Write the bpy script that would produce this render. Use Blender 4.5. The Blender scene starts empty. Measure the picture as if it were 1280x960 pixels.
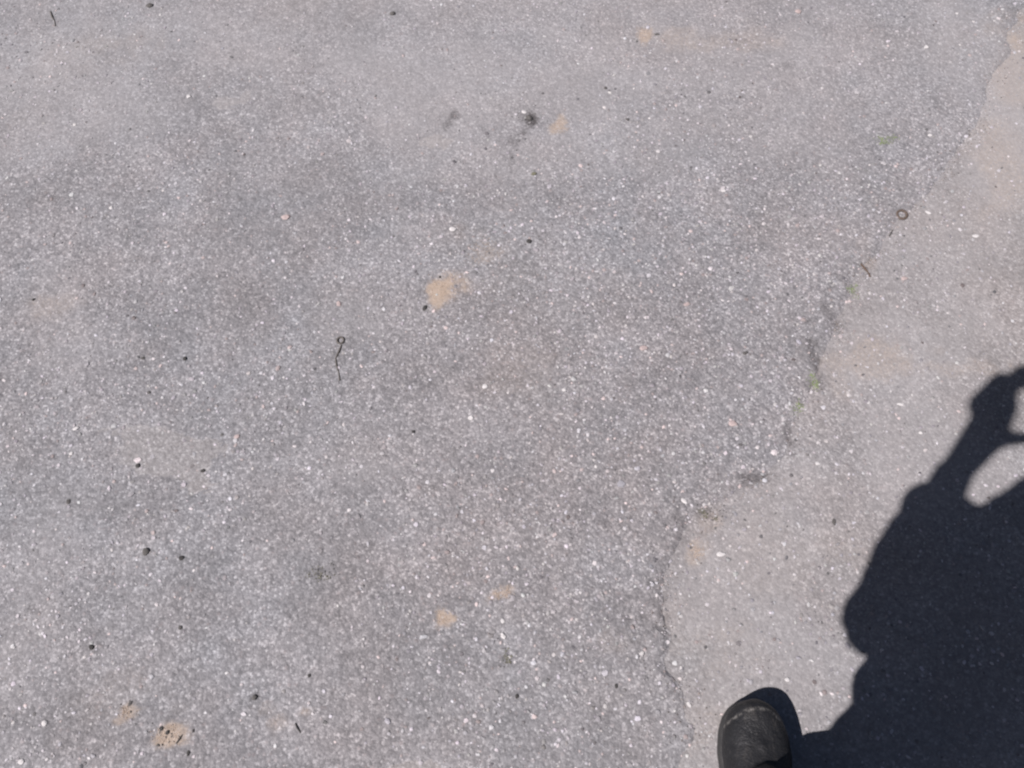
import bpy, bmesh, math, random
import numpy as np
from mathutils import Vector, Matrix, Quaternion

# ------------------------------------------------------------------ camera, sky, sun, exposure
scene = bpy.context.scene
C = scene.collection
F_PX, TILT, H = 1130.0, math.radians(27.0), 1.35       # focal length (px of 1280), tilt from straight down, lens height
cam_d = bpy.data.cameras.new('camera'); cam = bpy.data.objects.new('camera', cam_d); C.objects.link(cam)
cam_d.sensor_fit = 'HORIZONTAL'; cam_d.sensor_width = 36.0; cam_d.lens = F_PX / 1280 * 36
cam_d.clip_start = 0.003; cam_d.clip_end = 600
cam.location = (0, 0, H); cam.rotation_euler = (TILT, 0, 0)
scene.camera = cam

CT, ST = math.cos(TILT), math.sin(TILT)
def ray(px, py):
    u, v = (px - 640) / F_PX, (480 - py) / F_PX
    return np.array([u, v * CT + ST, v * ST - CT])
def gp(px, py):                                        # photograph pixel -> point on the ground
    r = ray(px, py); k = H / -r[2]
    return (r[0] * k, r[1] * k)
sun_ray = ray(1345, 512)                               # the way the light travels (shadow of the lens itself)
SH = (sun_ray[0] / -sun_ray[2], sun_ray[1] / -sun_ray[2])     # shadow shift per metre of height
elev = math.atan(1.0 / math.hypot(*SH))
azim = math.atan2(-SH[0], -SH[1])                      # towards the sun, clockwise from +Y

world = bpy.data.worlds.new('World'); scene.world = world; world.use_nodes = True
wn = world.node_tree; sky = wn.nodes.new('ShaderNodeTexSky'); sky.sky_type = 'NISHITA'; sky.sun_disc = False
sky.sun_elevation = elev; sky.sun_rotation = azim; sky.dust_density = 0.9; sky.ozone_density = 0.0; sky.air_density = 0.38
bg = wn.nodes['Background']; bg.inputs['Strength'].default_value = 0.05
wn.links.new(sky.outputs[0], bg.inputs['Color'])
sl = bpy.data.lights.new('sun', 'SUN'); sl.energy = 5.0; sl.angle = math.radians(0.53); sl.color = (1.0, 0.938, 0.945)
sun = bpy.data.objects.new('sun', sl); C.objects.link(sun)
sun.rotation_euler = Vector((SH[0], SH[1], -1)).to_track_quat('-Z', 'Y').to_euler()
sun.location = (-3, -2, 5)
vs = scene.view_settings
vs.view_transform = 'Standard'; vs.look = 'None'; vs.gamma = 1; vs.use_curve_mapping = False; vs.exposure = 1.05
scene.cycles.pixel_filter_type = 'BLACKMAN_HARRIS'; scene.cycles.filter_width = 2.3
scene.cycles.max_bounces = 5

RNG = np.random.default_rng(7); random.seed(7)

# ------------------------------------------------------------------ helpers
def vnoise(x, y, s, seed=0):
    x = np.asarray(x, float) * s; y = np.asarray(y, float) * s
    xi = np.floor(x).astype(np.int64); yi = np.floor(y).astype(np.int64)
    fx = x - xi; fy = y - yi; fx = fx * fx * (3 - 2 * fx); fy = fy * fy * (3 - 2 * fy)
    def h(a, b):
        n = (a * 374761393 + b * 668265263 + seed * 1442695041) & 0xffffffff
        n = ((n ^ (n >> 13)) * 1274126177) & 0xffffffff
        n = ((n ^ (n >> 16)) * 2246822519) & 0xffffffff
        return ((n ^ (n >> 15)) & 0xffff) / 65535.0
    a = h(xi, yi) * (1 - fx) + h(xi + 1, yi) * fx
    b = h(xi, yi + 1) * (1 - fx) + h(xi + 1, yi + 1) * fx
    return a * (1 - fy) + b * fy - 0.5
def fbm(x, y, s, o=4, seed=0):
    t = 0
    for i in range(o): t = t + vnoise(x, y, s * 2 ** i, seed + i * 17) * 0.5 ** i
    return t
def sstep(e0, e1, x):
    t = np.clip((np.asarray(x, float) - e0) / (e1 - e0), 0, 1); return t * t * (3 - 2 * t)

def put(o, parent=None, label=None, cat=None, group=None, kind=None):
    C.objects.link(o)
    if parent: o.parent = parent
    if label: o['label'] = label
    if cat: o['category'] = cat
    if group: o['group'] = group
    if kind: o['kind'] = kind
    return o
def mesh_obj(name, v, f, mat, smooth=True, **kw):
    me = bpy.data.meshes.new(name)
    v = np.asarray(v, np.float32)
    if isinstance(f, np.ndarray):
        n, k = f.shape
        me.vertices.add(len(v)); me.vertices.foreach_set('co', v.ravel())
        me.loops.add(n * k); me.loops.foreach_set('vertex_index', f.ravel().astype(np.int32))
        me.polygons.add(n); me.polygons.foreach_set('loop_start', np.arange(0, n * k, k, dtype=np.int32))
        me.update(calc_edges=True)
    else:
        me.from_pydata(v.tolist(), [], f)
    me.polygons.foreach_set('use_smooth', np.full(len(me.polygons), smooth))
    me.materials.append(mat); me.update()
    return put(bpy.data.objects.new(name, me), **kw)
def vattr(o, name, arr):
    a = o.data.attributes.new(name, 'FLOAT_COLOR', 'POINT'); a.data.foreach_set('color', np.asarray(arr, np.float32).ravel())

class NT:                                               # small node-tree writer
    def __init__(self, name):
        self.m = bpy.data.materials.new(name); self.m.use_nodes = True
        self.t = self.m.node_tree; self.b = self.t.nodes['Principled BSDF']
        self.tc = self.t.nodes.new('ShaderNodeTexCoord')
    def n(self, typ, ins=None, **kw):
        nd = self.t.nodes.new(typ)
        for k, v in kw.items(): setattr(nd, k, v)
        for k, v in (ins or {}).items(): self.set(nd.inputs[k], v)
        return nd
    def set(self, sock, v):
        if isinstance(v, bpy.types.NodeSocket): self.t.links.new(v, sock)
        else: sock.default_value = v
    def noise(self, scale, detail=3, rough=.55, vec=None):
        return self.n('ShaderNodeTexNoise', {'Vector': vec or self.tc.outputs['Object'], 'Scale': scale, 'Detail': detail, 'Roughness': rough}).outputs['Fac']
    def vor(self, scale, feature='F1', out='Distance', vec=None):
        return self.n('ShaderNodeTexVoronoi', {'Vector': vec or self.tc.outputs['Object'], 'Scale': scale}, feature=feature).outputs[out]
    def ramp(self, fac, stops):
        r = self.n('ShaderNodeValToRGB', {'Fac': fac}); e = r.color_ramp.elements
        while len(e) < len(stops): e.new(0.5)
        for el, (p, c) in zip(e, stops):
            el.position = p; el.color = (*(c if isinstance(c, tuple) else (c, c, c)), 1)
        return r.outputs['Color']
    def mix(self, fac, a, b, mode='MIX'):
        m = self.n('ShaderNodeMix', data_type='RGBA', blend_type=mode)
        self.set(m.inputs['Factor'], fac); self.set(m.inputs['A'], a); self.set(m.inputs['B'], b)
        return m.outputs['Result']
    def math(self, op, a, b=0.0, clamp=False):
        m = self.n('ShaderNodeMath', operation=op, use_clamp=clamp); self.set(m.inputs[0], a); self.set(m.inputs[1], b)
        return m.outputs[0]
    def bump(self, height, dist, strength=1.0, normal=None):
        b = self.n('ShaderNodeBump', {'Height': height, 'Distance': dist, 'Strength': strength})
        if normal: self.set(b.inputs['Normal'], normal)
        return b.outputs['Normal']
    def out(self, color, rough=.8, normal=None, spec=None):
        self.set(self.b.inputs['Base Color'], color); self.set(self.b.inputs['Roughness'], rough)
        if normal: self.set(self.b.inputs['Normal'], normal)
        if spec is not None: self.b.inputs['Specular IOR Level'].default_value = spec
        return self.m
def rgb(*c): return (*c, 1.0)

# ------------------------------------------------------------------ asphalt materials
def asphalt(name, binder, stone_lo, stone_hi, seed):
    N = NT(name)
    mp = N.n('ShaderNodeMapping', {'Vector': N.tc.outputs['Object'], 'Location': (seed * 3.1, seed * 1.7, seed)}).outputs[0]
    sep = N.n('ShaderNodeSeparateColor', {'Color': N.n('ShaderNodeAttribute', attribute_name='mask').outputs['Color']})
    tan, pale, dark = sep.outputs[0], sep.outputs[1], sep.outputs[2]
    wear = N.n('ShaderNodeAttribute', attribute_name='wear').outputs['Color']      # slow colour changes of the surface
    wnode = N.n('ShaderNodeTexNoise', {'Vector': mp, 'Scale': 240.0, 'Detail': 2.0, 'Roughness': .7})
    film = wnode.outputs['Fac']
    wv = N.n('ShaderNodeVectorMath', {0: wnode.outputs['Color'], 1: (0.007, 0.007, 0.007)}, operation='MULTIPLY').outputs[0]
    wv = N.n('ShaderNodeVectorMath', {0: mp, 1: wv}, operation='ADD').outputs[0]
    v1 = N.n('ShaderNodeTexVoronoi', {'Vector': wv, 'Scale': 130.0}); v2 = N.n('ShaderNodeTexVoronoi', {'Vector': wv, 'Scale': 265.0})
    d1, d2 = v1.outputs['Distance'], v2.outputs['Distance']
    r1 = N.n('ShaderNodeSeparateColor', {'Color': v1.outputs['Color']}).outputs
    r2 = N.n('ShaderNodeSeparateColor', {'Color': v2.outputs['Color']}).outputs
    lo, hi = stone_lo, stone_hi
    def m3(a, b, k): return tuple(a[i] * (1 - k) + b[i] * k for i in range(3))
    st1 = N.ramp(r1[0], [(0, m3(lo, hi, -.25)), (.35, lo), (.72, m3(lo, hi, .45)), (.9, hi), (1, m3(lo, hi, 1.7))])
    st2 = N.ramp(r2[0], [(0, m3(lo, hi, -.3)), (.4, lo), (.8, m3(lo, hi, .35)), (1, m3(lo, hi, 1.2))])
    pink = N.math('MULTIPLY', N.math('GREATER_THAN', r1[1], .88), .35)
    st1 = N.mix(pink, st1, rgb(.22, .175, .168))
    big = N.ramp(d1, [(.22, 1.0), (.44, 0.0)])
    col = N.mix(N.math('MULTIPLY', big, .7), st2, st1)
    gapn = N.ramp(d2, [(.38, 0.0), (.72, 1.0)])
    col = N.mix(N.math('MULTIPLY', gapn, .42), col, rgb(*binder))
    n3 = N.noise(80, 3, .65, mp)
    col = N.mix(1.0, col, wear, 'MULTIPLY')
    col = N.mix(1.0, col, N.ramp(n3, [(.25, .78), (.75, 1.22)]), 'MULTIPLY')
    pm = N.math('MULTIPLY', pale, N.ramp(film, [(.2, .45), (.75, 1.0)]))
    col = N.mix(pm, col, N.mix(n3, rgb(.166, .161, .162), rgb(.205, .198, .197)))
    col = N.mix(N.ramp(N.math('ADD', N.math('MULTIPLY', dark, 1.1), N.math('MULTIPLY', N.math('SUBTRACT', .5, film), N.math('MULTIPLY', dark, 3.0))), [(.08, 0.0), (1.0, .95)]), col, rgb(.035, .032, .032))
    rag = N.ramp(N.math('ADD', tan, N.math('MULTIPLY', N.math('SUBTRACT', film, .5), 1.3)), [(.22, 0.0), (.85, .9)])
    tm = N.math('ADD', N.math('MULTIPLY', tan, .42), N.math('MULTIPLY', rag, .5), True)
    col = N.mix(tm, col, N.mix(n3, rgb(.205, .158, .118), rgb(.262, .206, .153)))
    cover = N.math('SUBTRACT', 1.0, N.math('MULTIPLY', N.math('MAXIMUM', pale, tan), .72), True)
    hgt = N.math('ADD', N.math('MULTIPLY', N.math('SUBTRACT', .6, d1), .8), N.math('MULTIPLY', N.math('SUBTRACT', .6, d2), .5))
    hgt = N.math('ADD', hgt, N.math('MULTIPLY', film, .55))
    nr = N.bump(hgt, .0012, cover)
    return N.out(col, .88, nr, .3)
M_old = asphalt('old_asphalt', (.070, .067, .067), (.140, .134, .134), (.228, .220, .219), 3)
M_new = asphalt('worn_asphalt', (.062, .061, .064), (.132, .128, .131), (.230, .223, .226), 1)

# ------------------------------------------------------------------ ground: two layers of asphalt
def undul(x, y):
    return 0.006 * fbm(x, y, 1.3, 3, 5) + 0.0022 * fbm(x, y, 14, 2, 9)
EDGE_PX = [(1420, -160), (1330, -60), (1283, 10), (1245, 95), (1212, 160), (1188, 205), (1158, 240), (1128, 272), (1098, 312), (1075, 348), (1058, 372),
           (1046, 400), (1034, 428), (1024, 452), (1017, 480), (1003, 510), (990, 545), (984, 570), (948, 598), (912, 618),
           (872, 636), (860, 655), (850, 682), (838, 715), (836, 745), (832, 765), (836, 800), (842, 822), (850, 842), (856, 875), (862, 915), (852, 960), (846, 1010)]
EW = np.array(sorted([gp(*p)[::-1] for p in EDGE_PX]))
def edge_x(y):
    y = np.asarray(y, float)
    x = np.interp(y, EW[:, 0], EW[:, 1])
    x = np.where(y > EW[-1, 0], EW[-1, 1] + .35 * (y - EW[-1, 0]), x)
    x = np.where(y < EW[0, 0], EW[0, 1] - .1 * (y - EW[0, 0]), x)
    return x + .022 * fbm(y, y * 0 + 3.3, 22, 5, 21) * (1 + .5 * vnoise(y, y * 0, 5, 2))
def thick(y):                                           # the upper layer is a real step near the feet and feathers out further on
    y = np.asarray(y, float)
    return .0010 + (.0008 + .0025 * (1 - sstep(.45, .8, y))) * np.clip(.6 + 1.6 * fbm(y, y * 0 + 1.7, 7, 3, 4), 0, 1.3)

def blobs(x, y, lst, seed):
    m = np.zeros_like(x)
    for (px, py, rx, ry, a) in lst:
        cx, cy = gp(px, py); k = math.hypot(*(np.array(gp(px + 1, py)) - np.array((cx, cy))))
        ky = math.hypot(*(np.array(gp(px, py - 1)) - np.array((cx, cy))))
        near = (abs(x - cx) < rx * k * 2.2) & (abs(y - cy) < ry * ky * 2.2)
        if not near.any(): continue
        xx, yy = x[near], y[near]
        d = np.sqrt(((xx - cx) / (rx * k)) ** 2 + ((yy - cy) / (ry * ky)) ** 2)
        d = d + 1.25 * fbm(xx, yy, .8 / (min(rx, ry) * k), 4, seed + int(px))
        m[near] = np.maximum(m[near], a * (1 - sstep(.35, 1.3, d)))
    return m
TAN = [(556, 358, 25, 19, .8), (603, 316, 32, 28, .33), (805, 41, 17, 12, .6), (848, 52, 40, 12, .26), (628, 742, 15, 12, .65), (554, 771, 15, 10, .7),
       (702, 157, 13, 10, .6), (163, 890, 15, 12, .6), (212, 918, 20, 15, .7), (1268, 45, 28, 28, .42), (1272, 85, 45, 45, .24), (895, 52, 70, 13, .22),
       (1080, 452, 85, 24, .28), (1045, 470, 22, 30, .2), (872, 690, 12, 18, .35), (775, 805, 40, 16, .22), (905, 800, 70, 50, .16), (1050, 690, 45, 35, .16),
       (640, 475, 60, 35, .10), (60, 385, 30, 22, .22), (140, 55, 70, 25, .16), (60, 75, 60, 35, .10), (1235, 205, 45, 45, .2), (1195, 460, 70, 10, .18),
       (350, 905, 18, 14, .28), (330, 888, 12, 8, .2), (380, 890, 9, 7, .35), (1085, 318, 12, 22, .25), (545, 5 + 90, 1, 1, 0), (900, 905, 60, 30, .15),
       (885, 655, 16, 26, .25), (148, 870, 60, 30, .12), (975, 690, 60, 60, .10)]
PALE = [(620, 140, 190, 80, .40), (560, 190, 150, 70, .28), (720, 120, 140, 50, .32), (1000, 60, 180, 35, .3), (1000, 130, 160, 60, .28), (120, 120, 140, 90, .32),
        (820, 170, 110, 50, .3), (80, 380, 60, 60, .3), (50, 800, 110, 150, .3), (450, 400, 70, 30, .25), (1245, 130, 70, 140, .66), (1160, 300, 120, 90, .30),
        (1100, 420, 120, 60, .42), (1130, 560, 90, 80, .40), (950, 720, 110, 110, .38), (960, 640, 80, 50, .35), (900, 860, 60, 70, .35), (450, 585, 60, 25, .3),
        (250, 40, 150, 40, .2), (1040, 200, 60, 40, .25), (860, 100, 120, 40, .35)]
DARK = [(661, 147, 7, 12, .9), (665, 151, 6, 6, .9), (655, 146, 14, 7, .35), (568, 143, 7, 6, .5), (562, 152, 6, 8, .5), (557, 160, 5, 6, .35), (655, 165, 4, 8, .5), (646, 178, 4, 7, .5), (640, 196, 4, 10, .4), (552, 150, 7, 9, .25), (638, 177, 6, 8, .4), (640, 200, 5, 16, .25), (942, 600, 18, 8, .65), (930, 606, 8, 6, .4),
        (1017, 447, 9, 45, .62), (1040, 395, 12, 30, .4), (1005, 430, 45, 60, .14), (398, 715, 18, 16, .35), (880, 640, 10, 10, .4), (45, 765, 10, 5, .5), (319, 872, 8, 6, .5),
        (833, 772, 4, 45, .35), (846, 700, 5, 40, .2), (300, 320, 120, 60, .12), (730, 250, 60, 25, .10), (775, 340, 1, 1, 0), (560, 30, 120, 25, .10), (630, 825, 8, 16, .35),  # first entry paints the step's thin shadow line into the lower seam's colour
        (450, 268, 12, 22, .18), (988, 547, 8, 26, .5), (1052, 345, 12, 10, .3), (850, 660, 10, 30, .25), (985, 82, 8, 7, .3), (1085, 330, 8, 8, .25), (840, 560, 120, 60, .10)]
def masks(x, y, old):
    t = blobs(x, y, TAN, 100); p = blobs(x, y, PALE, 200); d = blobs(x, y, DARK, 300)
    base = .12 + .35 * fbm(x, y, 1.1, 4, 31) + .26 * sstep(.8, 1.7, y)
    p = np.clip(p + np.clip(base, 0, .4) + (.18 if old else 0), 0, .9)
    if not old: p = p * (1 - .42 * sstep(-.35, -.03, x - edge_x(y))); t = t * (1 - .5 * sstep(-.2, -.02, x - edge_x(y)))
    t = np.clip(t + (np.clip(.05 + .2 * fbm(x, y, 2.2, 4, 41), 0, .2) if old else np.clip(-.03 + .2 * fbm(x, y, 2.2, 4, 43), 0, .12)), 0, 1)
    d = np.clip(d + np.clip(-.12 + .45 * fbm(x, y, 9, 3, 51), 0, .12), 0, 1)
    f = 1 - sstep(2.5, 6, np.hypot(x, y))
    return np.stack([t * f, p * f + .22 * (1 - f), d * f, np.ones_like(t)], -1)
def wear(x, y):
    t = 1 + .10 * fbm(x, y, 2.4, 3, 81) + .22 * fbm(x, y, 13, 4, 83)
    f = 1 - sstep(2.5, 6, np.hypot(x, y)); t = 1 + (t - 1) * f
    h = (fbm(x, y, 2.0, 3, 91) * .05 + fbm(x, y, 16, 3, 93) * .035) * f
    return np.stack([t * (1 + h), t, t * (1 - .6 * h), np.ones_like(t)], -1)
def grow(a, b, step, far):                              # even steps from a to b, widening out to +-far
    c = list(np.arange(a, b + step / 2, step)); s = step; r = []; x = c[-1]
    while x < far: s *= 1.45; x += s; r.append(x)
    s = step; l = []; x = c[0]
    while x > -far: s *= 1.45; x -= s; l.append(x)
    return np.array(l[::-1] + c + r)
def gridf(ny, nx):
    i = np.arange(ny - 1)[:, None] * nx + np.arange(nx - 1)[None, :]
    return np.stack([i, i + 1, i + nx + 1, i + nx], -1).reshape(-1, 4)
ys = grow(-.30, 2.25, .005, 160)
xs = grow(.22, 2.05, .005, 160)
X, Y = np.meshgrid(xs, ys)
x, y = X.ravel(), Y.ravel()
ground = mesh_obj('ground', np.stack([x, y, undul(x, y)], -1), gridf(len(ys), len(xs)), M_old, kind='structure')
vattr(ground, 'mask', masks(x, y, True)); vattr(ground, 'wear', wear(x, y))
us = np.concatenate([[0, .0012, .0028, .005, .008, .012], np.arange(.016, 2.3, .005)])
s, e = .005, us[-1]; ext = []
while e < 120: s *= 1.45; e += s; ext.append(e)
us = np.concatenate([us, ext])
U, Y = np.meshgrid(us, ys)
u, y = U.ravel(), Y.ravel(); x = edge_x(y) - u
crumble = np.clip(1 + 1.8 * fbm(x, y, 70, 3, 61), .12, 3)
z = undul(x, y) - .002 * (u < .0005) + (thick(y) * sstep(0, .016, u * crumble) + .0006 * sstep(.0, .02, u) * fbm(x, y, 160, 2, 65))
road = mesh_obj('road', np.stack([x, y, z], -1), gridf(len(ys), len(us))[:, ::-1].copy(), M_new, kind='structure')
vattr(road, 'mask', masks(x, y, False)); vattr(road, 'wear', wear(x, y))
def ground_z(x, y):
    x = np.asarray(x, float); y = np.asarray(y, float)
    u = edge_x(y) - x
    return undul(x, y) + np.where(u > 0, thick(y) * sstep(0, .016, u), 0)

# exposed aggregate: tens of thousands of small stones set in the binder
def stones_mesh(name, px, py, pz, r, col, mat, flat, **kw):
    n = len(px); k = 6
    ang = RNG.uniform(0, 2 * np.pi, n)[:, None] + np.arange(k)[None] * 2 * np.pi / k + RNG.uniform(-.3, .3, (n, k))
    asp = RNG.uniform(.55, 1, n)[:, None]; rot = RNG.uniform(0, np.pi, n)
    V = np.zeros((n, 2 * k + 1, 3))
    for j, (sc, zz) in enumerate(((1.0, -.45), (.72, .78))):
        rr = sc * r[:, None] * RNG.uniform(.78, 1.18, (n, k))
        a, b = np.cos(ang) * rr, np.sin(ang) * rr * asp
        V[:, j * k:(j + 1) * k, 0] = a * np.cos(rot)[:, None] - b * np.sin(rot)[:, None]
        V[:, j * k:(j + 1) * k, 1] = a * np.sin(rot)[:, None] + b * np.cos(rot)[:, None]
        V[:, j * k:(j + 1) * k, 2] = (r * zz * flat)[:, None] * RNG.uniform(.75, 1.2, (n, k))
    V[:, 2 * k, 2] = r * flat * RNG.uniform(.8, 1.15, n)
    V[:, :, 0] += px[:, None]; V[:, :, 1] += py[:, None]; V[:, :, 2] += pz[:, None]
    fs = []
    for i in range(k):
        j = (i + 1) % k
        fs += [(i, j, k + j), (i, k + j, k + i), (k + i, k + j, 2 * k)]
    F = (np.array(fs)[None] + (np.arange(n) * (2 * k + 1))[:, None, None]).reshape(-1, 3)
    o = mesh_obj(name, V.reshape(-1, 3), F, mat, smooth=False, **kw)
    vattr(o, 'col', np.repeat(col, 2 * k + 1, 0))
    return o
N = NT('aggregate_stone')
ac = N.n('ShaderNodeAttribute', attribute_name='col').outputs['Color']
sp = N.noise(900, 3, .6)
M_stone = N.out(N.mix(1.0, ac, N.ramp(sp, [(.25, .72), (.75, 1.25)]), 'MULTIPLY'), .62, N.bump(sp, .0006, .6), .45)
def stone_cols(n, bias=0):
    k = RNG.uniform(0, 1, n); c = np.ones((n, 4)); g = RNG.uniform(.11, .19, n)
    g = np.where(k > .52, RNG.uniform(.18, .30, n), g); g = np.where(k > .86, RNG.uniform(.25, .34, n), g); g = np.where(k < .07, RNG.uniform(.05, .09, n), g)
    c[:, 0] = g * RNG.uniform(.98, 1.06, n); c[:, 1] = g * RNG.uniform(.95, 1.0, n); c[:, 2] = g * RNG.uniform(.95, 1.05, n)
    pk = RNG.uniform(0, 1, n) > .90
    c[pk, 0] = g[pk] * 1.1; c[pk, 1] = g[pk] * .93; c[pk, 2] = g[pk] * .90
    return c
def scatter(n, dens):
    p = np.stack([RNG.uniform(-1.45, 1.75, n), RNG.uniform(-.25, 2.1, n)], -1)
    keep = RNG.uniform(0, 1, n) < dens(p[:, 0], p[:, 1]); return p[keep]
def dens(x, y):
    d = .35 + 1.3 * (fbm(x, y, 3.1, 4, 71) + .25)
    old = x > edge_x(y)
    m = masks(x, y, False)
    d = d * (1 - .62 * np.clip(m[:, 1] * 1.15 + m[:, 0], 0, 1))
    return np.clip(np.where(old, d * .7, d), 0, 1)
P = scatter(70000, dens)
r = .0011 + .0023 * RNG.beta(1.3, 3.0, len(P)) * 2.0
r[RNG.uniform(0, 1, len(P)) > .93] *= 1.45; r[RNG.uniform(0, 1, len(P)) > .985] *= 1.35
stones_mesh('aggregate', P[:, 0], P[:, 1], ground_z(P[:, 0], P[:, 1]) - r * .12, r, stone_cols(len(P)), M_stone, .42, kind='stuff',
            label='fine pale stone chips set in the worn asphalt surface', cat='aggregate')
# ------------------------------------------------------------------ the person taking the photograph
def B(px, py, z):                                       # point at height z whose shadow falls on that spot of the ground
    g = gp(px, py); return Vector((g[0] - SH[0] * z, g[1] - SH[1] * z, z))
_t = bmesh.new(); bmesh.ops.create_icosphere(_t, subdivisions=2, radius=1); BALL = [tuple(v.co) for v in _t.verts]; _t.free()
def hull(bm, balls):
    """one convex lump around a list of (centre, radius or (rx, ry, rz))"""
    t = bmesh.new()
    for c, r in balls:
        r = r if isinstance(r, tuple) else (r, r, r)
        for d in BALL: t.verts.new((c[0] + d[0] * r[0], c[1] + d[1] * r[1], c[2] + d[2] * r[2]))
    bmesh.ops.convex_hull(t, input=list(t.verts))
    for v in [v for v in t.verts if not v.link_faces]: t.verts.remove(v)
    bmesh.ops.recalc_face_normals(t, faces=t.faces)
    me = bpy.data.meshes.new('t'); t.to_mesh(me); t.free(); bm.from_mesh(me); bpy.data.meshes.remove(me)
def chain(bm, pts):
    for a, b in zip(pts[:-1], pts[1:]): hull(bm, [a, b])
def remeshed(name, bm, voxel, smooth, mat, lumps=None, **kw):
    """union of the lumps as one continuous skin"""
    me = bpy.data.meshes.new(name); bm.to_mesh(me); bm.free()
    o = bpy.data.objects.new(name, me); C.objects.link(o)
    m = o.modifiers.new('r', 'REMESH'); m.mode = 'VOXEL'; m.voxel_size = voxel
    m = o.modifiers.new('s', 'SMOOTH'); m.iterations = smooth; m.factor = .5
    if lumps:
        for (scale, strength) in lumps:
            t = bpy.data.textures.new(name, 'CLOUDS'); t.noise_scale = scale; t.noise_depth = 2
            d = o.modifiers.new('d', 'DISPLACE'); d.texture = t; d.strength = strength; d.mid_level = .5; d.texture_coords = 'LOCAL'
    dg = bpy.context.evaluated_depsgraph_get()
    out = bpy.data.meshes.new_from_object(o.evaluated_get(dg)); out.name = name
    bpy.data.objects.remove(o); bpy.data.meshes.remove(me)
    out.materials.clear(); out.materials.append(mat)
    out.polygons.foreach_set('use_smooth', np.ones(len(out.polygons), bool))
    return put(bpy.data.objects.new(name, out), **kw)

def cloth(name, c, rough, scale):
    N = NT(name); w = N.n('ShaderNodeTexWave', {'Vector': N.tc.outputs['Object'], 'Scale': scale, 'Distortion': 1.5}).outputs['Fac']
    n = N.noise(9, 4); k = N.ramp(n, [(.3, .75), (.7, 1.25)])
    return N.out(N.mix(1, rgb(*c), k, 'MULTIPLY'), rough, N.bump(w, .0006, .4), .2)
M_jacket = cloth('dark_jacket_cloth', (.030, .034, .042), .85, 500)
M_trouser = cloth('dark_trouser_cloth', (.022, .024, .030), .9, 700)
N = NT('skin'); M_skin = N.out(N.mix(N.noise(40, 3), rgb(.42, .25, .18), rgb(.52, .32, .24)), .55, N.bump(N.noise(600, 2), .0003, .5))
N = NT('hair'); M_hair = N.out(N.ramp(N.noise(160, 3), [(.3, (.02, .014, .01)), (.7, (.06, .042, .03))]), .5, N.bump(N.noise(220, 3), .002, .8))
N = NT('boot_leather')
lp = N.tc.outputs['Object']; n1 = N.noise(26, 5, .65); n2 = N.noise(260, 4, .6); nv = N.vor(420)
scuff = N.ramp(N.noise(34, 6, .72, N.n('ShaderNodeMapping', {'Vector': lp, 'Scale': (1.6, .55, 1.0)}).outputs[0]), [(.55, 0.0), (.75, 1.0)])
toe = N.n('ShaderNodeSeparateXYZ', {0: lp}).outputs[1]
toe = N.n('ShaderNodeMapRange', {0: toe, 1: .05, 2: .20, 3: .1, 4: .9}).outputs[0]
col = N.mix(n1, rgb(.005, .0052, .006), rgb(.014, .0142, .0152))
col = N.mix(N.math('MULTIPLY', scuff, toe, True), col, rgb(.046, .042, .038))
col = N.mix(N.math('MULTIPLY', N.ramp(n2, [(.58, 0.0), (.72, 1.0)]), .35), col, rgb(.045, .042, .039))
sx = N.n('ShaderNodeSeparateXYZ', {0: lp}).outputs
crest = N.math('ADD', N.math('MULTIPLY', N.math('MULTIPLY', sx[0], sx[0]), 11.0), sx[1])
crest = N.ramp(N.n('ShaderNodeMapRange', {0: crest, 1: .165, 2: .205}).outputs[0], [(.36, 0.0), (.46, 1.0), (.55, 0.0)])
brk = N.ramp(N.noise(90, 5, .7), [(.42, 0.0), (.6, 1.0)])
col = N.mix(N.math('MULTIPLY', N.math('MULTIPLY', crest, brk), N.math('GREATER_THAN', sx[2], .03)), col, rgb(.12, .114, .105))
M_boot = N.out(col, N.n('ShaderNodeMapRange', {0: n1, 1: .3, 2: .7, 3: .40, 4: .66}).outputs[0], N.bump(N.math('ADD', nv, N.math('MULTIPLY', n2, 1.2)), .0007, .5, N.bump(n1, .007, .7)), .2)
N = NT('boot_sole_rubber'); n1 = N.noise(60, 4)
M_sole = N.out(N.mix(n1, rgb(.006, .006, .006), rgb(.020, .019, .018)), .75, N.bump(n1, .002, .5))
N = NT('boot_welt'); n1 = N.noise(120, 4)
M_welt = N.out(N.ramp(n1, [(.45, (.008, .008, .008)), (.75, (.024, .022, .020))]), .7)
N = NT('lace'); M_lace = N.out(rgb(.014, .014, .014), .8, N.bump(N.vor(900), .0006))

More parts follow.
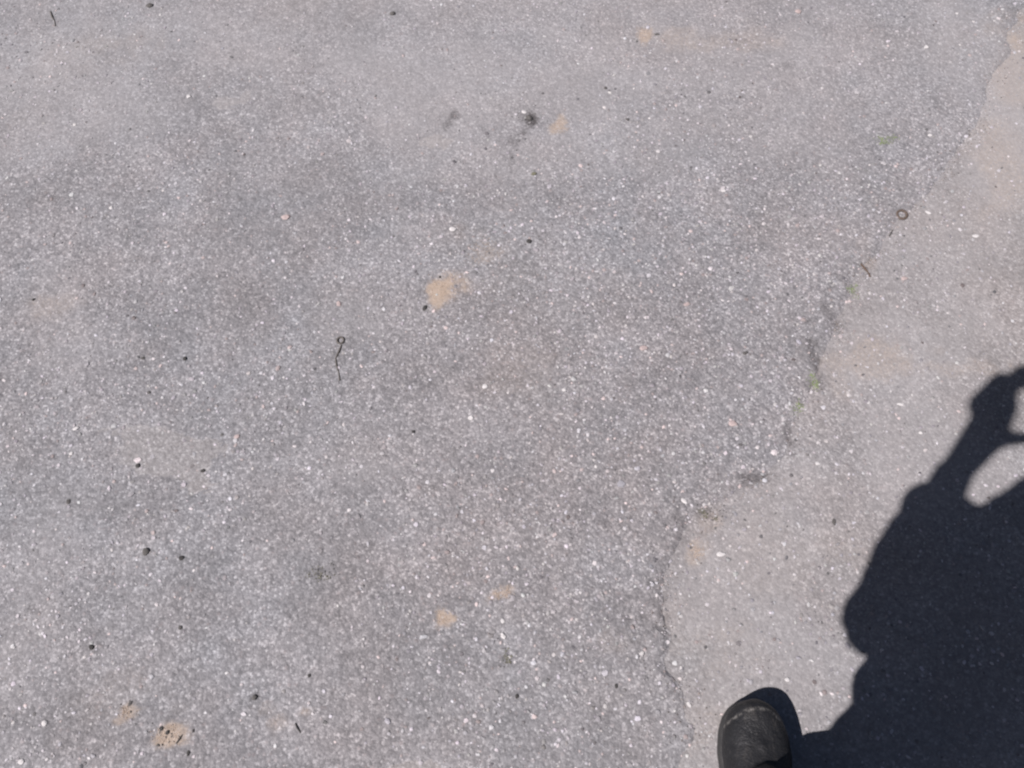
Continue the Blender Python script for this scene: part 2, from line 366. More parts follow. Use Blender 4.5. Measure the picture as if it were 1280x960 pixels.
# ---- boots (local frame: toe towards +Y, ankle above the origin, sole on z = 0)
def half_w(y, side):                                    # plan outline, side -1 = inner
    t = (y + .085) / .285
    w = np.interp(t, [0, .04, .12, .25, .42, .6, .74, .84, .91, .955, .985, 1.0], [.004, .021, .033, .0365, .0390, .050, .0540, .0505, .0430, .0335, .0215, .004])
    return w + side * .004 * math.sin(min(max(t, 0), 1) * math.pi * 1.1)
YS = np.concatenate([[-.085, -.083, -.079], np.linspace(-.073, .150, 26), np.linspace(.156, .2, 12)])
def outline(grow_, mirror):
    r_, l_ = [], []
    for yy in YS:
        yo = yy + grow_ * np.clip((yy - .0575) / .14, -1, 1)
        r_.append((half_w(yy, 1) + grow_, yo)); l_.append((-half_w(yy, -1) - grow_, yo))
    p = r_ + l_[::-1]
    return [(a * mirror, b) for a, b in p]
def slab(bm, pts, z0, z1):
    a = [bm.verts.new((p[0], p[1], z0)) for p in pts]; b = [bm.verts.new((p[0], p[1], z1)) for p in pts]
    n = len(pts)
    for i in range(n): bm.faces.new((a[i], a[(i + 1) % n], b[(i + 1) % n], b[i]))
    bm.faces.new(a[::-1]); bm.faces.new(b); bmesh.ops.recalc_face_normals(bm, faces=bm.faces)
def boot(parent, loc, rz, mirror, label):
    root = bpy.data.objects.new('boot', None); put(root, parent=parent)
    root.location = loc; root.rotation_euler = (0, 0, rz); root.scale = (.875, .93, 1.0); root['label'] = label
    bm = bmesh.new()                                    # forefoot: lengthwise sections
    rings = []; K = 20
    for yy in YS:
        t = (yy + .085) / .285
        top = np.interp(t, [0, .03, .1, .3, .5, .62, .74, .84, .9, .945, .975, 1], [.05, .075, .09, .098, .094, .082, .070, .067, .066, .064, .059, .046])
        ring = []
        for k in range(K + 1):
            a = math.pi * k / K; ca, sa = math.cos(a), math.sin(a)
            wx = half_w(yy, 1 if ca > 0 else -1)
            ring.append(bm.verts.new((mirror * wx * np.sign(ca) * abs(ca) ** .80, yy, .024 + (top - .024) * abs(sa) ** .92)))
        rings.append(ring)
    for a, b in zip(rings[:-1], rings[1:]):
        for k in range(K): bm.faces.new((a[k], a[k + 1], b[k + 1], b[k]))
        bm.faces.new((a[K], a[0], b[0], b[K]))
    bm.faces.new(rings[0]); bm.faces.new(rings[-1][::-1])
    bmesh.ops.recalc_face_normals(bm, faces=bm.faces)
    hull(bm, [((0, -.04, .09), (.037, .042, .03)), ((0, .02, .1), (.036, .045, .03)), ((0, -.018, .2), (.045, .055, .012))])
    hull(bm, [((0, .0, .1), (.03, .05, .03)), ((0, .06, .082), (.032, .05, .022)), ((0, .015, .15), (.03, .03, .02))])
    for (yc, a, zz) in ((.083, .5, .077), (.131, .8, .0665), (.068, .2, .088)):   # creases over the toes stand out as soft folds
        hull(bm, [((-.036 * mirror, yc - .016 * a, zz - .019), .006), ((0, yc, zz - .001), .0075), ((.034 * mirror, yc + .020 * a, zz - .016), .006)])
    up = remeshed('upper', bm, .0028, 6, M_boot, parent=root)
    bm = bmesh.new(); slab(bm, outline(.0012, mirror), .0, .019); so = mesh_from(bm, 'sole', M_sole, root)
    bev = so.modifiers.new('b', 'BEVEL'); bev.width = .003; bev.segments = 2; bev.limit_method = 'ANGLE'
    bm = bmesh.new(); slab(bm, outline(.0004, mirror), .0191, .0245); we = mesh_from(bm, 'welt', M_welt, root)
    bev = we.modifiers.new('b', 'BEVEL'); bev.width = .0015; bev.segments = 2; bev.limit_method = 'ANGLE'
    for i in range(5):                                  # laces climbing the instep
        y0 = .062 - .012 * i; z0 = .099 + .016 * i
        bm = bmesh.new(); chain(bm, [((-.024, y0 - .008, z0 - .012), .0025), ((0, y0 + .004, z0 + .004), .0028), ((.024, y0 - .008, z0 - .006), .0025)])
        mesh_from(bm, 'lace', M_lace, root)
    return root
def mesh_from(bm, name, mat, parent=None, smooth=True, **kw):
    me = bpy.data.meshes.new(name); bm.to_mesh(me); bm.free(); me.materials.append(mat)
    me.polygons.foreach_set('use_smooth', np.full(len(me.polygons), smooth))
    return put(bpy.data.objects.new(name, me), parent=parent, **kw)

person = bpy.data.objects.new('person', None)
put(person, label='person in dark jacket and scuffed black leather boots casting the long shadow at lower right', cat='person')
tx, ty = gp(921, 878)
RF = Vector((tx, ty - .186, 0)); RF.z = float(ground_z(RF.x, RF.y)) + .0005
LF = Vector((.06, -.27, 0)); LF.z = float(ground_z(LF.x, LF.y)) + .0005
boot(person, RF, math.radians(-5), 1, 'scuffed black leather boot with its toe in the sun')
boot(person, LF, math.radians(10), -1, 'black leather boot standing further back')

# ---- pose
hipR, hipL = Vector((.255, -.175, .80)), Vector((.095, -.20, .80))
kneeR, kneeL = Vector((.325, -.06, .45)), Vector((.085, -.205, .45))
ankR, ankL = Vector((RF.x, RF.y - .02, .12)), Vector((LF.x, LF.y - .02, .12))
chest = Vector((.115, -.19, 1.14)); pelvis = (hipR + hipL) / 2 + Vector((0, 0, .05)); neck = Vector((.10, -.175, 1.36)); head = Vector((.095, -.125, 1.50))
shL, shR = Vector((-.045, -.152, 1.31)), Vector((.265, -.205, 1.28))
elL = B(1104, 770, 1.04)
cuffL = B(1173, 636, 1.20); wrL = B(1190, 596, 1.27)
elR, wrR = Vector((.36, -.235, 1.03)), Vector((.215, -.055, 1.255))
PU, PN = Vector((0, CT, ST)), Vector((0, -ST, CT))      # phone axes: up in the picture, and towards the face
LENS = Vector((0, 0, H))
def ph(x, u, n): return LENS + Vector((x, 0, 0)) + PU * u + PN * n

# hands in the phone's own axes
def hand(bm, wrist, side, x0):
    def q(x, u, n): return ph(x0 + side * x, u, n)
    palm = [(wrist, .026), (q(.135, -.035, .012), .021), (q(.118, .018, .012), .017)]
    hull(bm, [(wrist, (.024, .024, .024)), (q(.138, -.050, .008), .019), (q(.144, .012, .014), .018)])
    hull(bm, [(q(.166, .010, .014), .017), (q(.128, .050, .010), .015), (q(.104, .002, .004), .010), (q(.138, -.050, .008), .019), (q(.144, .012, .014), .018), (q(.114, .036, .008), .0135), (q(.120, .000, -.012), .012), (q(.125, -.018, -.018), .012)])
    idx = [(q(.116, .040, .008), .0140), (q(.090, .066, .008), .0128), (q(.047, .058, .006), .0098), (q(.020, .049, .006), .0078)]
    mid = [(q(.116, .020, -.004), .0125), (q(.084, .044, -.010), .0105), (q(.050, .042, -.016), .0095), (q(.034, .030, -.016), .0078)]
    rin = [(q(.120, .000, -.012), .0110), (q(.100, .030, -.028), .0095), (q(.080, .022, -.042), .0085), (q(.090, .004, -.042), .0075)]
    pin = [(q(.125, -.018, -.018), .0100), (q(.108, .002, -.036), .0085), (q(.098, -.012, -.044), .0075), (q(.108, -.024, -.036), .0065)]
    thb = [(q(.140, -.052, .010), .0150), (q(.105, -.046, .018), .0120), (q(.068, -.046, .016), .0105), (q(.030, -.044, .010), .0085)]
    for f in (idx, mid, rin, pin, thb): chain(bm, f)
bm = bmesh.new()
hull(bm, [(pelvis, (.15, .10, .10)), (Vector((.14, -.185, 1.0)), (.13, .09, .05))])
hull(bm, [(Vector((.14, -.185, 1.0)), (.13, .09, .05)), (chest, (.15, .10, .10)), (shL + Vector((.03, 0, -.03)), .045), (shR + Vector((-.03, 0, -.03)), .045)])
hull(bm, [(chest + Vector((0, 0, .13)), (.08, .06, .04)), (neck, .055)]); chain(bm, [(neck, .054), (head + Vector((0, -.015, -.05)), .054)])
hull(bm, [(head + Vector((0, -.018, .03)), (.074, .090, .085)), (head + Vector((0, .035, -.055)), (.045, .040, .040))])
hull(bm, [(head + Vector((0, .045, -.02)), (.050, .040, .05)), (head + Vector((0, .055, .04)), (.05, .030, .03))])
chain(bm, [(head + Vector((0, .083, .022)), .008), (head + Vector((0, .105, -.018)), .012)])            # nose
hull(bm, [(head + Vector((-.018, .078, -.052)), .008), (head + Vector((0, .086, -.052)), .009), (head + Vector((.018, .078, -.052)), .008)])   # lips
for s in (-1, 1):
    hull(bm, [(head + Vector((s * .074, -.012, .015)), (.007, .018, .018)), (head + Vector((s * .074, -.006, -.022)), (.006, .010, .012))])
    hull(bm, [(head + Vector((s * .015, .083, .030)), .009), (head + Vector((s * .045, .070, .032)), .008)])   # brow
for (a, b, c, r) in ((shL, elL, wrL, 1), (shR, elR, wrR, 1)): chain(bm, [(a, .045), (b, .026), (b.lerp(c, .35), .030), (b.lerp(c, .75), .032), (c, .030)])
for (a, b, c) in ((hipL, kneeL, ankL), (hipR, kneeR, ankR)): chain(bm, [(a, .085), (b, .055), (b.lerp(c, .3), .055), (c, .036)])
hand(bm, wrL, -1, -.004); hand(bm, wrR, 1, .055)
remeshed('body', bm, .0045, 3, M_skin, parent=person)
N = NT('eye'); M_eye = N.out(rgb(.55, .53, .5), .25); N = NT('iris'); M_iris = N.out(rgb(.03, .02, .015), .2)
for s in (-1, 1):                                        # eyes
    bm = bmesh.new(); hull(bm, [(head + Vector((s * .031, .0755, .012)), .0125)])
    e = mesh_from(bm, 'eye', M_eye, person)
    bm = bmesh.new(); hull(bm, [(head + Vector((s * .031, .0865, .009)), (.0055, .0022, .0055))]); mesh_from(bm, 'iris', M_iris, e)
    bm = bmesh.new(); hull(bm, [(head + Vector((s * .031, .0755, .020)), (.0150, .0128, .0075))]); mesh_from(bm, 'eyelid', M_skin, e)
bm = bmesh.new()
hull(bm, [(head + Vector((0, -.028, .045)), (.082, .092, .082)), (head + Vector((0, -.055, -.02)), (.072, .060, .05))])
hull(bm, [(head + Vector((0, .03, .095)), (.055, .045, .022)), (head + Vector((0, -.02, .09)), (.07, .07, .04))])
remeshed('hair', bm, .006, 2, M_hair, [(.02, .012)], parent=person)
# jacket: torso, collar and two sleeves in one piece
bm = bmesh.new()
hem = pelvis + Vector((0, 0, -.13))
hull(bm, [(hem, (.20, .152, .02)), (Vector((.108, -.170, .98)), (.198, .165, .07))])
hull(bm, [(Vector((.108, -.170, .98)), (.198, .165, .07)), (chest, (.178, .135, .08)), (shL + Vector((.035, 0, -.02)), .062), (shR + Vector((-.035, 0, -.02)), .062)])
hull(bm, [(shL + Vector((.04, 0, 0)), .060), (shR + Vector((-.04, 0, 0)), .060), (neck + Vector((0, -.01, .0)), (.078, .072, .03))])
for a, b, c in ((shL, elL, cuffL), (shR, elR, elR.lerp(wrR, .68))):
    ax = (c - b).normalized(); e1 = ax.orthogonal().normalized(); e2 = ax.cross(e1)
    def band(p, rad): return [(p + (e1 * math.cos(t) + e2 * math.sin(t)) * (rad - .006), .006) for t in np.linspace(0, 2 * math.pi, 14, endpoint=False)]
    chain(bm, [(a, .070), (a.lerp(b, .5), .064), (b, .056)])
    hull(bm, [(b, .056)] + band(b.lerp(c, .55), .051)); hull(bm, band(b.lerp(c, .55), .051) + band(c, .045))
    hull(bm, band(c - ax * .012, .050) + band(c + ax * .014, .050))
remeshed('jacket', bm, .008, 5, M_jacket, [(.09, .022), (.03, .010)], parent=person)
bm = bmesh.new()
for a, b, c in ((hipL, kneeL, ankL), (hipR, kneeR, ankR)):
    chain(bm, [(a, .102), (a.lerp(b, .5), .088), (b, .068), (b.lerp(c, .5), .066), (c + Vector((0, .008, .03)), .083)])
hull(bm, [(hipL, .105), (hipR, .105), (pelvis, (.17, .12, .07))])
remeshed('trousers', bm, .008, 5, M_trouser, [(.09, .020), (.035, .008)], parent=person)

# the phone: top-level, held in both hands
phone = bpy.data.objects.new('phone', None)
put(phone, label='thin black phone held up in both hands by the person', cat='phone')
phone.matrix_world = Matrix.Translation(LENS + PN * .0065) @ Matrix.Rotation(TILT, 4, 'X')
N = NT('phone_case'); M_pc = N.out(N.mix(N.noise(300), rgb(.012, .012, .014), rgb(.02, .02, .022)), .35)
N = NT('phone_glass'); M_pg = N.out(rgb(.008, .008, .010), .06)
def rbox(name, c, s, bevel, mat, parent):
    bm = bmesh.new(); bmesh.ops.create_cube(bm, size=1, matrix=Matrix.Translation(c) @ Matrix.Diagonal((*s, 1)))
    bmesh.ops.bevel(bm, geom=[e for e in bm.edges], offset=bevel, segments=3, affect='EDGES', profile=.5)
    return mesh_from(bm, name, mat, parent)
rbox('case', (.038, 0, .0), (.145, .073, .008), .0035, M_pc, phone)
rbox('screen', (.038, 0, .0042), (.134, .066, .0012), .0005, M_pg, phone)
rbox('camera_ring', (0, 0, -.0045), (.012, .012, .0012), .0005, M_pg, phone)

# ------------------------------------------------------------------ small things lying on the asphalt
def stone_mat(name, a, b, rough=.8, sc=420):
    N = NT(name); n = N.noise(sc, 4, .65); return N.out(N.mix(N.ramp(n, [(.3, 0.0), (.7, 1.0)]), rgb(*a), rgb(*b)), rough, N.bump(n, .0006, .7), .35)
M_white = stone_mat('white_pebble', (.25, .24, .235), (.40, .39, .38))
M_grey = stone_mat('grey_pebble', (.17, .165, .168), (.28, .27, .27))
M_pink = stone_mat('pink_pebble', (.19, .155, .148), (.27, .22, .21))
M_black = stone_mat('black_clod', (.012, .012, .012), (.040, .037, .034), .9)
M_clod = stone_mat('dark_grey_clod', (.028, .027, .026), (.080, .075, .070), .95)
M_brown = stone_mat('brown_bark', (.035, .024, .018), (.085, .058, .042), .9, 700)
M_stem = stone_mat('dark_dry_stem', (.040, .036, .032), (.095, .085, .074), .9, 800)
M_rust = stone_mat('rusty_steel', (.035, .028, .024), (.085, .060, .045), .7, 900)
N = NT('moss'); oi = N.n('ShaderNodeObjectInfo').outputs['Random']; n = N.noise(350, 3)
M_moss = N.out(N.mix(n, rgb(.062, .085, .030), rgb(.120, .155, .056)), .8)
N = NT('dry_moss'); M_drymoss = N.out(N.mix(N.noise(350, 3), rgb(.045, .046, .028), rgb(.11, .105, .07)), .9)
N = NT('sand_grain'); at = N.n('ShaderNodeAttribute', attribute_name='col').outputs['Color']; M_sand = N.out(at, .9)

def scale_at(px, py):
    a, b, c = gp(px - .5, py), gp(px + .5, py), gp(px, py - 1); g = gp(px, py)
    return math.dist(a, b), math.dist(g, c)
def sit(px, py):
    x, y = gp(px, py); return Vector((x, y, float(ground_z(x, y))))
def lump(w, l, hgt, seed, rough=.22):
    """irregular stone outline: a noisy squashed ball, base sunk a little"""
    rnd = random.Random(seed); bm = bmesh.new(); bmesh.ops.create_icosphere(bm, subdivisions=2, radius=1)
    ds = [Vector((rnd.gauss(0, 1), rnd.gauss(0, 1), rnd.gauss(0, 1))).normalized() for _ in range(7)]; ks = [rnd.uniform(.55, .95) for _ in ds]
    for v in bm.verts:
        p = v.co.copy()
        for d, k in zip(ds, ks):
            t = p.dot(d)
            if t > k: p -= d * (t - k) * .85              # chipped faces
        p *= 1 + rnd.uniform(-rough, rough) * (.9 if seed % 2 else .5)
        v.co = Vector((p.x * w / 2, p.y * l / 2, p.z * hgt / 2 + hgt * .32))
    return bm
def small(name, cat, px, py, wpx, lpx, hk, mat, label, rot=0, group=None, seed=0, rough=.22):
    kx, ky = scale_at(px, py); kx *= .84
    o = mesh_from(lump(wpx * kx, lpx * kx, min(wpx, lpx) * kx * hk, seed + int(px * 7 + py), rough), name, mat, None, smooth=False, label=label, cat=cat, group=group)
    o.location = sit(px, py); o.rotation_euler = (0, 0, math.radians(rot))
    return o
# pale and pink stones
for px, py, w, l, m, rot, lab in [
    (901, 693, 15, 9, M_white, 12, 'white oval pebble on the old asphalt, left of the shadow elbow'),
    (566, 288, 11, 9, M_white, 0, 'white pebble just above the tan sand patch in the middle'),
    (855, 627, 11, 7, M_white, -30, 'white chip touching the seam where the asphalt edge turns down'),
    (904, 240, 9, 7, M_white, 20, 'white pebble in the upper right, left of the rusty ring'),
    (655, 141, 9, 6, M_white, -35, 'white chip beside the black smear at the top centre'),
    (629, 796, 8, 10, M_white, 10, 'white pebble between the dried moss and the small sand patches'),
    (628, 777, 6, 8, M_white, 0, 'small white chip right under the pale sand patch at bottom centre'),
    (605, 814, 6, 8, M_grey, 20, 'pale grey chip left of the dried moss clump'),
    (96, 537, 9, 7, M_white, 15, 'white pebble near the left edge, upper one of a close pair'),
    (90, 568, 7, 6, M_white, 0, 'white pebble near the left edge, lower one of a close pair'),
    (57, 905, 10, 9, M_white, 30, 'white pebble left of the debris in the bottom left'),
    (28, 953, 10, 8, M_white, 0, 'white pebble in the very bottom left corner'),
    (1219, 295, 12, 6, M_white, 5, 'long white pebble right of the rusty ring near the right edge'),
    (1160, 266, 10, 5, M_white, -35, 'slanted white chip close to the right of the rusty ring'),
    (1157, 60, 7, 7, M_white, 0, 'white chip at the upper right, above the green moss tuft'),
    (1071, 117, 9, 9, M_grey, 40, 'pale grey pebble up and left of the green moss tuft'),
    (1104, 205, 10, 7, M_grey, -30, 'pale grey pebble directly below the green moss tuft'),
    (1162, 170, 7, 6, M_white, 0, 'white chip right of the green moss tuft'),
    (997, 16, 9, 9, M_pink, 0, 'pinkish stone at the top edge right of centre'),
    (858, 381, 11, 7, M_pink, 15, 'pale pink chip right of centre, left of the dark seam'),
    (915, 530, 15, 9, M_pink, -10, 'large pinkish stone left of the mossy seam'),
    (1131, 348, 11, 7, M_pink, 10, 'pinkish stone right of the brown twig'),
    (804, 437, 12, 9, M_pink, 0, 'pink stone in the middle right of the darker asphalt'),
    (358, 273, 15, 9, M_pink, 15, 'flat pinkish stone in the upper left half'),
    (424, 381, 8, 9, M_pink, 0, 'small pink stone above the looped dry stem'),
    (297, 547, 9, 7, M_pink, 30, 'pink chip left of centre in the left half'),
    (140, 262, 7, 6, M_white, 0, 'white chip in the upper left part of the asphalt'),
    (237, 123, 7, 7, M_white, 0, 'white round chip high in the upper left'),
    (705, 489, 7, 6, M_white, 0, 'white chip slightly right of the exact centre of the picture'),
    (589, 524, 9, 7, M_white, 20, 'white chip right of the small black pellet below the looped stem'),
    (606, 485, 9, 7, M_white, 0, 'pale chip slightly left of the exact centre of the picture'),
    (478, 568, 8, 6, M_grey, 0, 'pale grey chip below the looped dry stem'),
    (721, 742, 7, 9, M_grey, 15, 'pale grey chip right of the lower sand patches'),
    (1022, 580, 8, 6, M_white, 0, 'white chip on the old asphalt left of the forearm shadow'),
    (984, 850, 8, 7, M_white, 0, 'white chip just beyond the toe of the boot'),
    (861, 881, 7, 9, M_white, 25, 'white chip left of the boot toe'),
    (1126, 505, 9, 5, M_white, 0, 'white chip left of the shadow of the raised hand'),
    (1151, 541, 7, 5, M_white, 0, 'small white chip close beside the wrist shadow'),
    ]:
    small('pebble', 'pebble', px, py, w, l, .38, m, lab, rot, 'pale and pink stones lying on the asphalt')
# dark pellets and clods
for px, py, w, l, m, rot, lab in [
    (661, 303, 10, 7, M_black, 20, 'black oblong pellet to the upper right of the central tan sand patch'),
    (184, 691, 11, 12, M_clod, 0, 'largest dark clod at lower left, left one of a pair'),
    (228, 699, 9, 8, M_black, 0, 'black pellet at lower left, right one of a pair'),
    (117, 810, 8, 9, M_black, 0, 'lone round black pellet low on the left'),
    (232, 450, 7, 7, M_black, 0, 'round black pellet in the left half at mid height'),
    (179, 449, 6, 5, M_clod, 0, 'tiny dark crumb left of the mid height black pellet'),
    (187, 492, 6, 5, M_clod, 0, 'tiny dark crumb below the mid height black pellet'),
    (517, 541, 6, 6, M_black, 0, 'small round black pellet below the looped dry stem to its right'),
    (173, 583, 7, 8, M_black, 0, 'black pellet on the left, above the clod pair'),
    (254, 589, 7, 6, M_black, 10, 'flat black crumb right of the black pellet on the left'),
    (87, 628, 6, 9, M_clod, 0, 'dark upright crumb far left above the lower pellets'),
    (188, 9, 11, 8, M_clod, 15, 'dark grey clod at the top edge on the left'),
    (491, 19, 9, 8, M_clod, 0, 'dark grey clod at the top edge left of centre'),
    (531, 386, 6, 11, M_black, -15, 'black curved husk at the lower left rim of the central sand patch'),
    (550, 347, 4, 5, M_black, 0, 'tiny black grain lying on the central tan sand patch'),
    (43, 376, 5, 5, M_black, 0, 'tiny black grain near the left edge on the pale stain'),
    (667, 218, 9, 6, M_drymoss, 10, 'olive grey crumb below the black smear at the top centre'),
    (661, 148, 9, 13, M_clod, 30, 'dark grey clod in the black smear at the top centre'),
    (646, 871, 6, 7, M_black, 0, 'small black crumb below the dried moss clump'),
    (770, 858, 6, 7, M_black, 0, 'small black crumb left of the boot beyond the seam'),
    (1042, 653, 6, 12, M_clod, 0, 'dark upright chip between the white pebble and the arm shadow'),
    (931, 442, 9, 6, M_clod, 20, 'dark flat chip left of the mossy seam'),
    (227, 786, 6, 8, M_clod, 0, 'dark crumb at lower left, below the clod pair'),
    (319, 872, 9, 9, M_clod, 20, 'dark grey clod right of the debris at the bottom left'),
    (387, 845, 5, 6, M_black, 0, 'tiny black crumb above the short black splinter at the bottom'),
    (203, 911, 6, 7, M_black, 0, 'black crumb at the upper left of the debris on the bottom sand patch'),
    (211, 916, 7, 7, M_black, 0, 'black crumb in the middle of the debris on the bottom sand patch'),
    (243, 914, 4, 6, M_black, 0, 'black crumb at the right of the debris on the bottom sand patch'),
    (236, 942, 5, 8, M_black, 0, 'black crumb below the debris on the bottom sand patch'),
    (199, 932, 6, 5, M_clod, 0, 'dark crumb at the lower left of the debris on the bottom sand patch'),
    (164, 880, 5, 9, M_clod, -30, 'dark crumb on the small pale sand patch beside the debris'),
    (821, 44, 8, 4, M_clod, 5, 'dark sliver right of the tan sand patch at the top'),
    (757, 111, 6, 5, M_clod, 0, 'tiny dark crumb right of the black smear at the top'),
    (784, 150, 6, 5, M_clod, 0, 'tiny dark crumb between the black smear and the white pebble'),
    ]:
    small('pellet' if m is not M_drymoss else 'crumb', 'pellet' if m is M_black else 'crumb', px, py, w, l, .5, m, lab, rot, 'dark pellets and crumbs on the asphalt', 3)
# twigs and stems
def stick(name, cat, pts, rpx, mat, label, ring=None):
    kx, _ = scale_at(*pts[0]); W = []
    for i, p in enumerate(pts):
        q = sit(*p); r = rpx * kx * .62 * (1 - .35 * i / max(1, len(pts) - 1)); q.z += r * (.6 + .5 * (i % 2)); W.append((q, r * (1.25 if i % 2 else .85)))
    o0 = sit(*pts[len(pts) // 2]); bm = bmesh.new(); chain(bm, [(a - o0, r) for a, r in W])
    if ring:
        c = sit(*ring[0]) - o0; rr = ring[1] * kx
        L = [(c + Vector((math.cos(t) * rr, math.sin(t) * rr * 1.1, .0018)), rpx * kx * .7) for t in np.linspace(.3, 6.2, 12)]
        chain(bm, L)
    o = mesh_from(bm, name, mat, None, label=label, cat=cat); o.location = o0
    return o
stick('dry_stem', 'stem', [(427, 433), (424, 441), (420, 449), (421, 458), (424, 468), (425, 477)], 1.6, M_stem, 'thin dark dry stem with a small loop at its top end', ((426, 427), 4.2))
stick('twig', 'twig', [(1076, 331), (1080, 336), (1085, 341), (1087, 346)], 2.0, M_brown, 'short brown twig beside the seam below the rusty ring')
stick('stem_fragment', 'stem', [(64, 16), (66, 23), (69, 28), (70, 34)], 1.4, M_stem, 'thin dark stem fragment in the top left corner')
stick('splinter', 'splinter', [(370, 905), (372, 910), (376, 916)], 1.8, M_black, 'short black splinter at the bottom left of centre')
stick('splinter', 'splinter', [(222, 929), (226, 924), (229, 919)], 1.7, M_black, 'short black splinter slanting at the right of the bottom debris')
stick('splinter', 'splinter', [(1111, 296), (1113, 292), (1116, 288)], 1.5, M_clod, 'small dark splinter between the rusty ring and the brown twig')
# steel washer
kx, _ = scale_at(1127, 269); R, w_ = 6.0 * kx, 1.6 * kx
bm = bmesh.new(); n = 40; prof = [(-w_, 0), (-w_ * .75, .0022), (w_ * .75, .0022), (w_, 0)]
rg = [[bm.verts.new(((R + a) * math.cos(t), (R + a) * math.sin(t), b)) for a, b in prof] for t in np.linspace(0, 2 * math.pi, n, endpoint=False)]
for i in range(n):
    for k in range(4): bm.faces.new((rg[i][k], rg[(i + 1) % n][k], rg[(i + 1) % n][(k + 1) % 4], rg[i][(k + 1) % 4]))
bmesh.ops.recalc_face_normals(bm, faces=bm.faces)
o = mesh_from(bm, 'washer', M_rust, None, label='small dark rusty ring lying flat beside the seam at upper right', cat='washer'); o.location = sit(1127, 269) + Vector((0, 0, .0006)); o.rotation_euler = (.08, -.05, 0)
# moss in the seam and tufts
def moss(name, px, py, wpx, lpx, nb, mat, label, group='moss tufts in and beside the seam'):
    kx, ky = scale_at(px, py); rnd = random.Random(int(px)); V, Fc = [], []; c = sit(px, py)
    cl = [(rnd.gauss(0, .4), rnd.gauss(0, .4)) for _ in range(5)]
    for i in range(nb):
        a, b = rnd.choice(cl); dx, dy = (a + rnd.gauss(0, .3)) * wpx * kx * .6, (b + rnd.gauss(0, .3)) * lpx * ky * .6
        z = float(ground_z(c.x + dx, c.y + dy)) - c.z; t = rnd.uniform(0, 6.283); L = rnd.uniform(.0012, .0032); wd = L * rnd.uniform(.22, .4); up = rnd.uniform(.3, 1.1)
        d = Vector((math.cos(t), math.sin(t), 0)); s = Vector((-d.y, d.x, 0)) * wd; p = Vector((dx, dy, z - .0004)); i0 = len(V)
        m_ = p + d * L * .5 + Vector((0, 0, L * up * .6)); e = p + d * L + Vector((0, 0, L * up * .75))
        V += [p - s * .4, p + s * .4, m_ + s, m_ - s, e]; Fc += [(i0, i0 + 1, i0 + 2, i0 + 3), (i0 + 3, i0 + 2, i0 + 4)]
    o = mesh_obj(name, V, Fc, mat, smooth=False, label=label, cat='moss', group=group); o.location = c
moss('moss_tuft', 1107, 175, 20, 9, 170, M_moss, 'bright green moss tuft alone on the asphalt at upper right')
moss('moss_tuft', 1068, 363, 12, 10, 110, M_moss, 'green moss tuft in the seam just below the brown twig')
moss('moss_tuft', 1018, 475, 12, 20, 140, M_moss, 'green moss tuft in the seam at the dark stained stretch')
moss('moss_tuft', 997, 511, 14, 16, 90, M_moss, 'thin green moss in the seam above the seam corner')
moss('dried_moss', 881, 641, 12, 12, 60, M_drymoss, 'olive dried moss at the corner where the seam turns down')
moss('dried_moss', 894, 648, 6, 9, 30, M_drymoss, 'small olive crumb of moss right of the seam corner')
moss('dried_moss', 631, 822, 12, 16, 80, M_drymoss, 'dark olive dried moss clump at the bottom centre')
moss('dried_moss', 400, 716, 24, 18, 60, M_drymoss, 'loose olive dried moss bits left of the small sand patches')
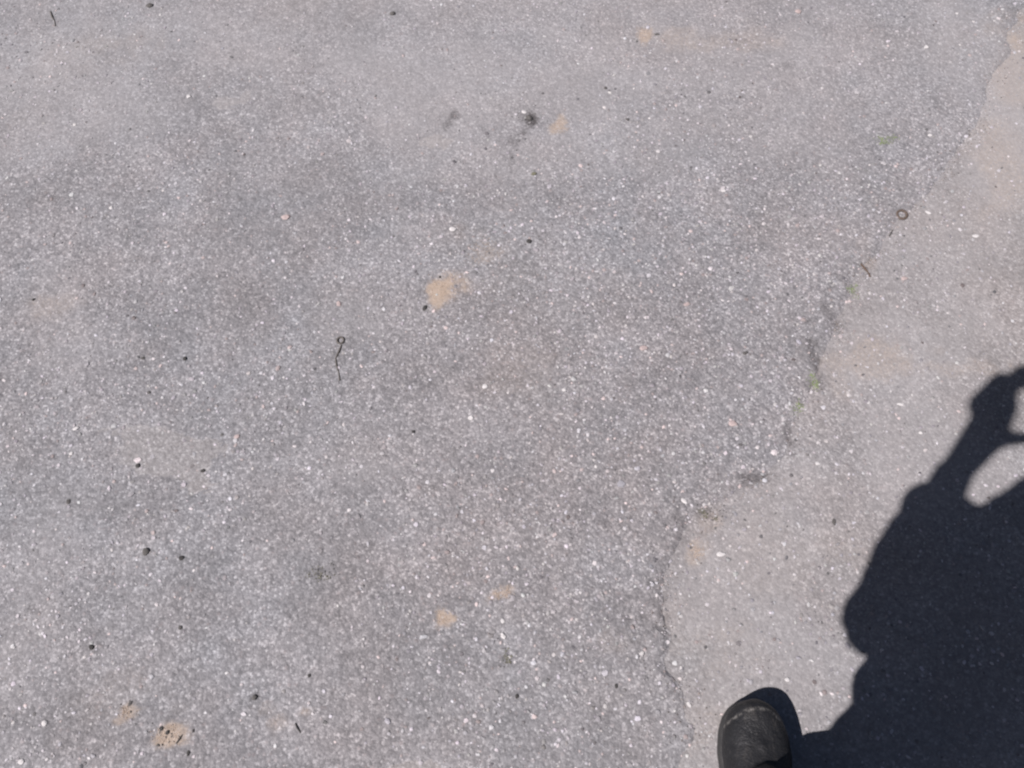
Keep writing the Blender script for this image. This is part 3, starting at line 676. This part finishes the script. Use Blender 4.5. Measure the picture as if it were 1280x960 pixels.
# loose sand lying in the small hollows
def sand(px, py, rx, ry, n, label, tone=1.0):
    c = gp(px, py); kx, ky = scale_at(px, py)
    rr = np.sqrt(RNG.uniform(0, 1, n)) * RNG.uniform(.6, 1.15, n); tt = RNG.uniform(0, 2 * np.pi, n)
    X_, Y_ = c[0] + rr * np.cos(tt) * rx * kx, c[1] + rr * np.sin(tt) * ry * ky
    k = fbm(X_, Y_, 90, 3, 400) > -.08; X_, Y_ = X_[k], Y_[k]
    g = RNG.uniform(.75, 1.2, len(X_))[:, None] * tone * np.array([[.25, .195, .152]]); col = np.concatenate([g, np.ones((len(X_), 1))], 1)
    r_ = RNG.uniform(.0004, .0010, len(X_))
    stones_mesh('sand_patch', X_, Y_, ground_z(X_, Y_) + r_ * .2, r_, col, M_sand, .7, label=label, cat='sand', kind='stuff')
sand(556, 358, 26, 20, 520, 'patch of loose tan sand near the middle of the asphalt')
sand(603, 316, 26, 20, 250, 'thin film of pale sand up and right of the tan patch', .95)
sand(805, 41, 15, 10, 150, 'patch of tan sand at the top right of centre')
sand(628, 742, 14, 11, 150, 'small pale sand patch at bottom centre, right one of two')
sand(554, 771, 14, 9, 150, 'small tan sand patch at bottom centre, left one of two')
sand(163, 890, 13, 11, 180, 'faint sand patch beside the debris at the bottom left')
sand(211, 918, 20, 14, 170, 'pale sand patch under the black debris at the bottom left', 1.05)
sand(702, 157, 10, 8, 90, 'faint orange sand speck right of the black smear')
sand(872, 690, 9, 15, 150, 'yellowish sand caught along the seam')

# grit and crumbs gathered along the seam and in hollows
n = 2600; gy = RNG.uniform(-.2, 1.95, n); gx = edge_x(gy) + RNG.normal(.006, .016, n); k = fbm(gx, gy, 12, 3, 500) > -.05 + .1 * RNG.uniform(-1, 1, n); gx, gy = gx[k], gy[k]
for (cx_, cy_, rx_, ry_, n_) in ((212, 918, 22, 14, 26), (631, 824, 9, 18, 22), (400, 716, 22, 16, 24), (661, 150, 14, 12, 14), (645, 180, 8, 22, 14), (890, 640, 18, 14, 30), (165, 885, 14, 12, 8)):
    for _ in range(n_):
        p_ = gp(cx_ + random.gauss(0, rx_ * .55), cy_ + random.gauss(0, ry_ * .55)); gx = np.append(gx, p_[0]); gy = np.append(gy, p_[1])
nd = 138; gr = RNG.uniform(.0005, .0017, len(gx)); gc = stone_cols(len(gx)); gc[RNG.uniform(0, 1, len(gx)) > .6, :3] *= np.array([.55, .5, .45]); gc[-nd:, :3] = RNG.uniform(.015, .06, (nd, 1)) * np.array([[1, .95, .88]])
stones_mesh('grit', gx, gy, ground_z(gx, gy) + gr * .15, gr, gc, M_stone, .7, kind='stuff', label='loose grit and dark crumbs gathered along the seam and in small hollows', cat='grit')
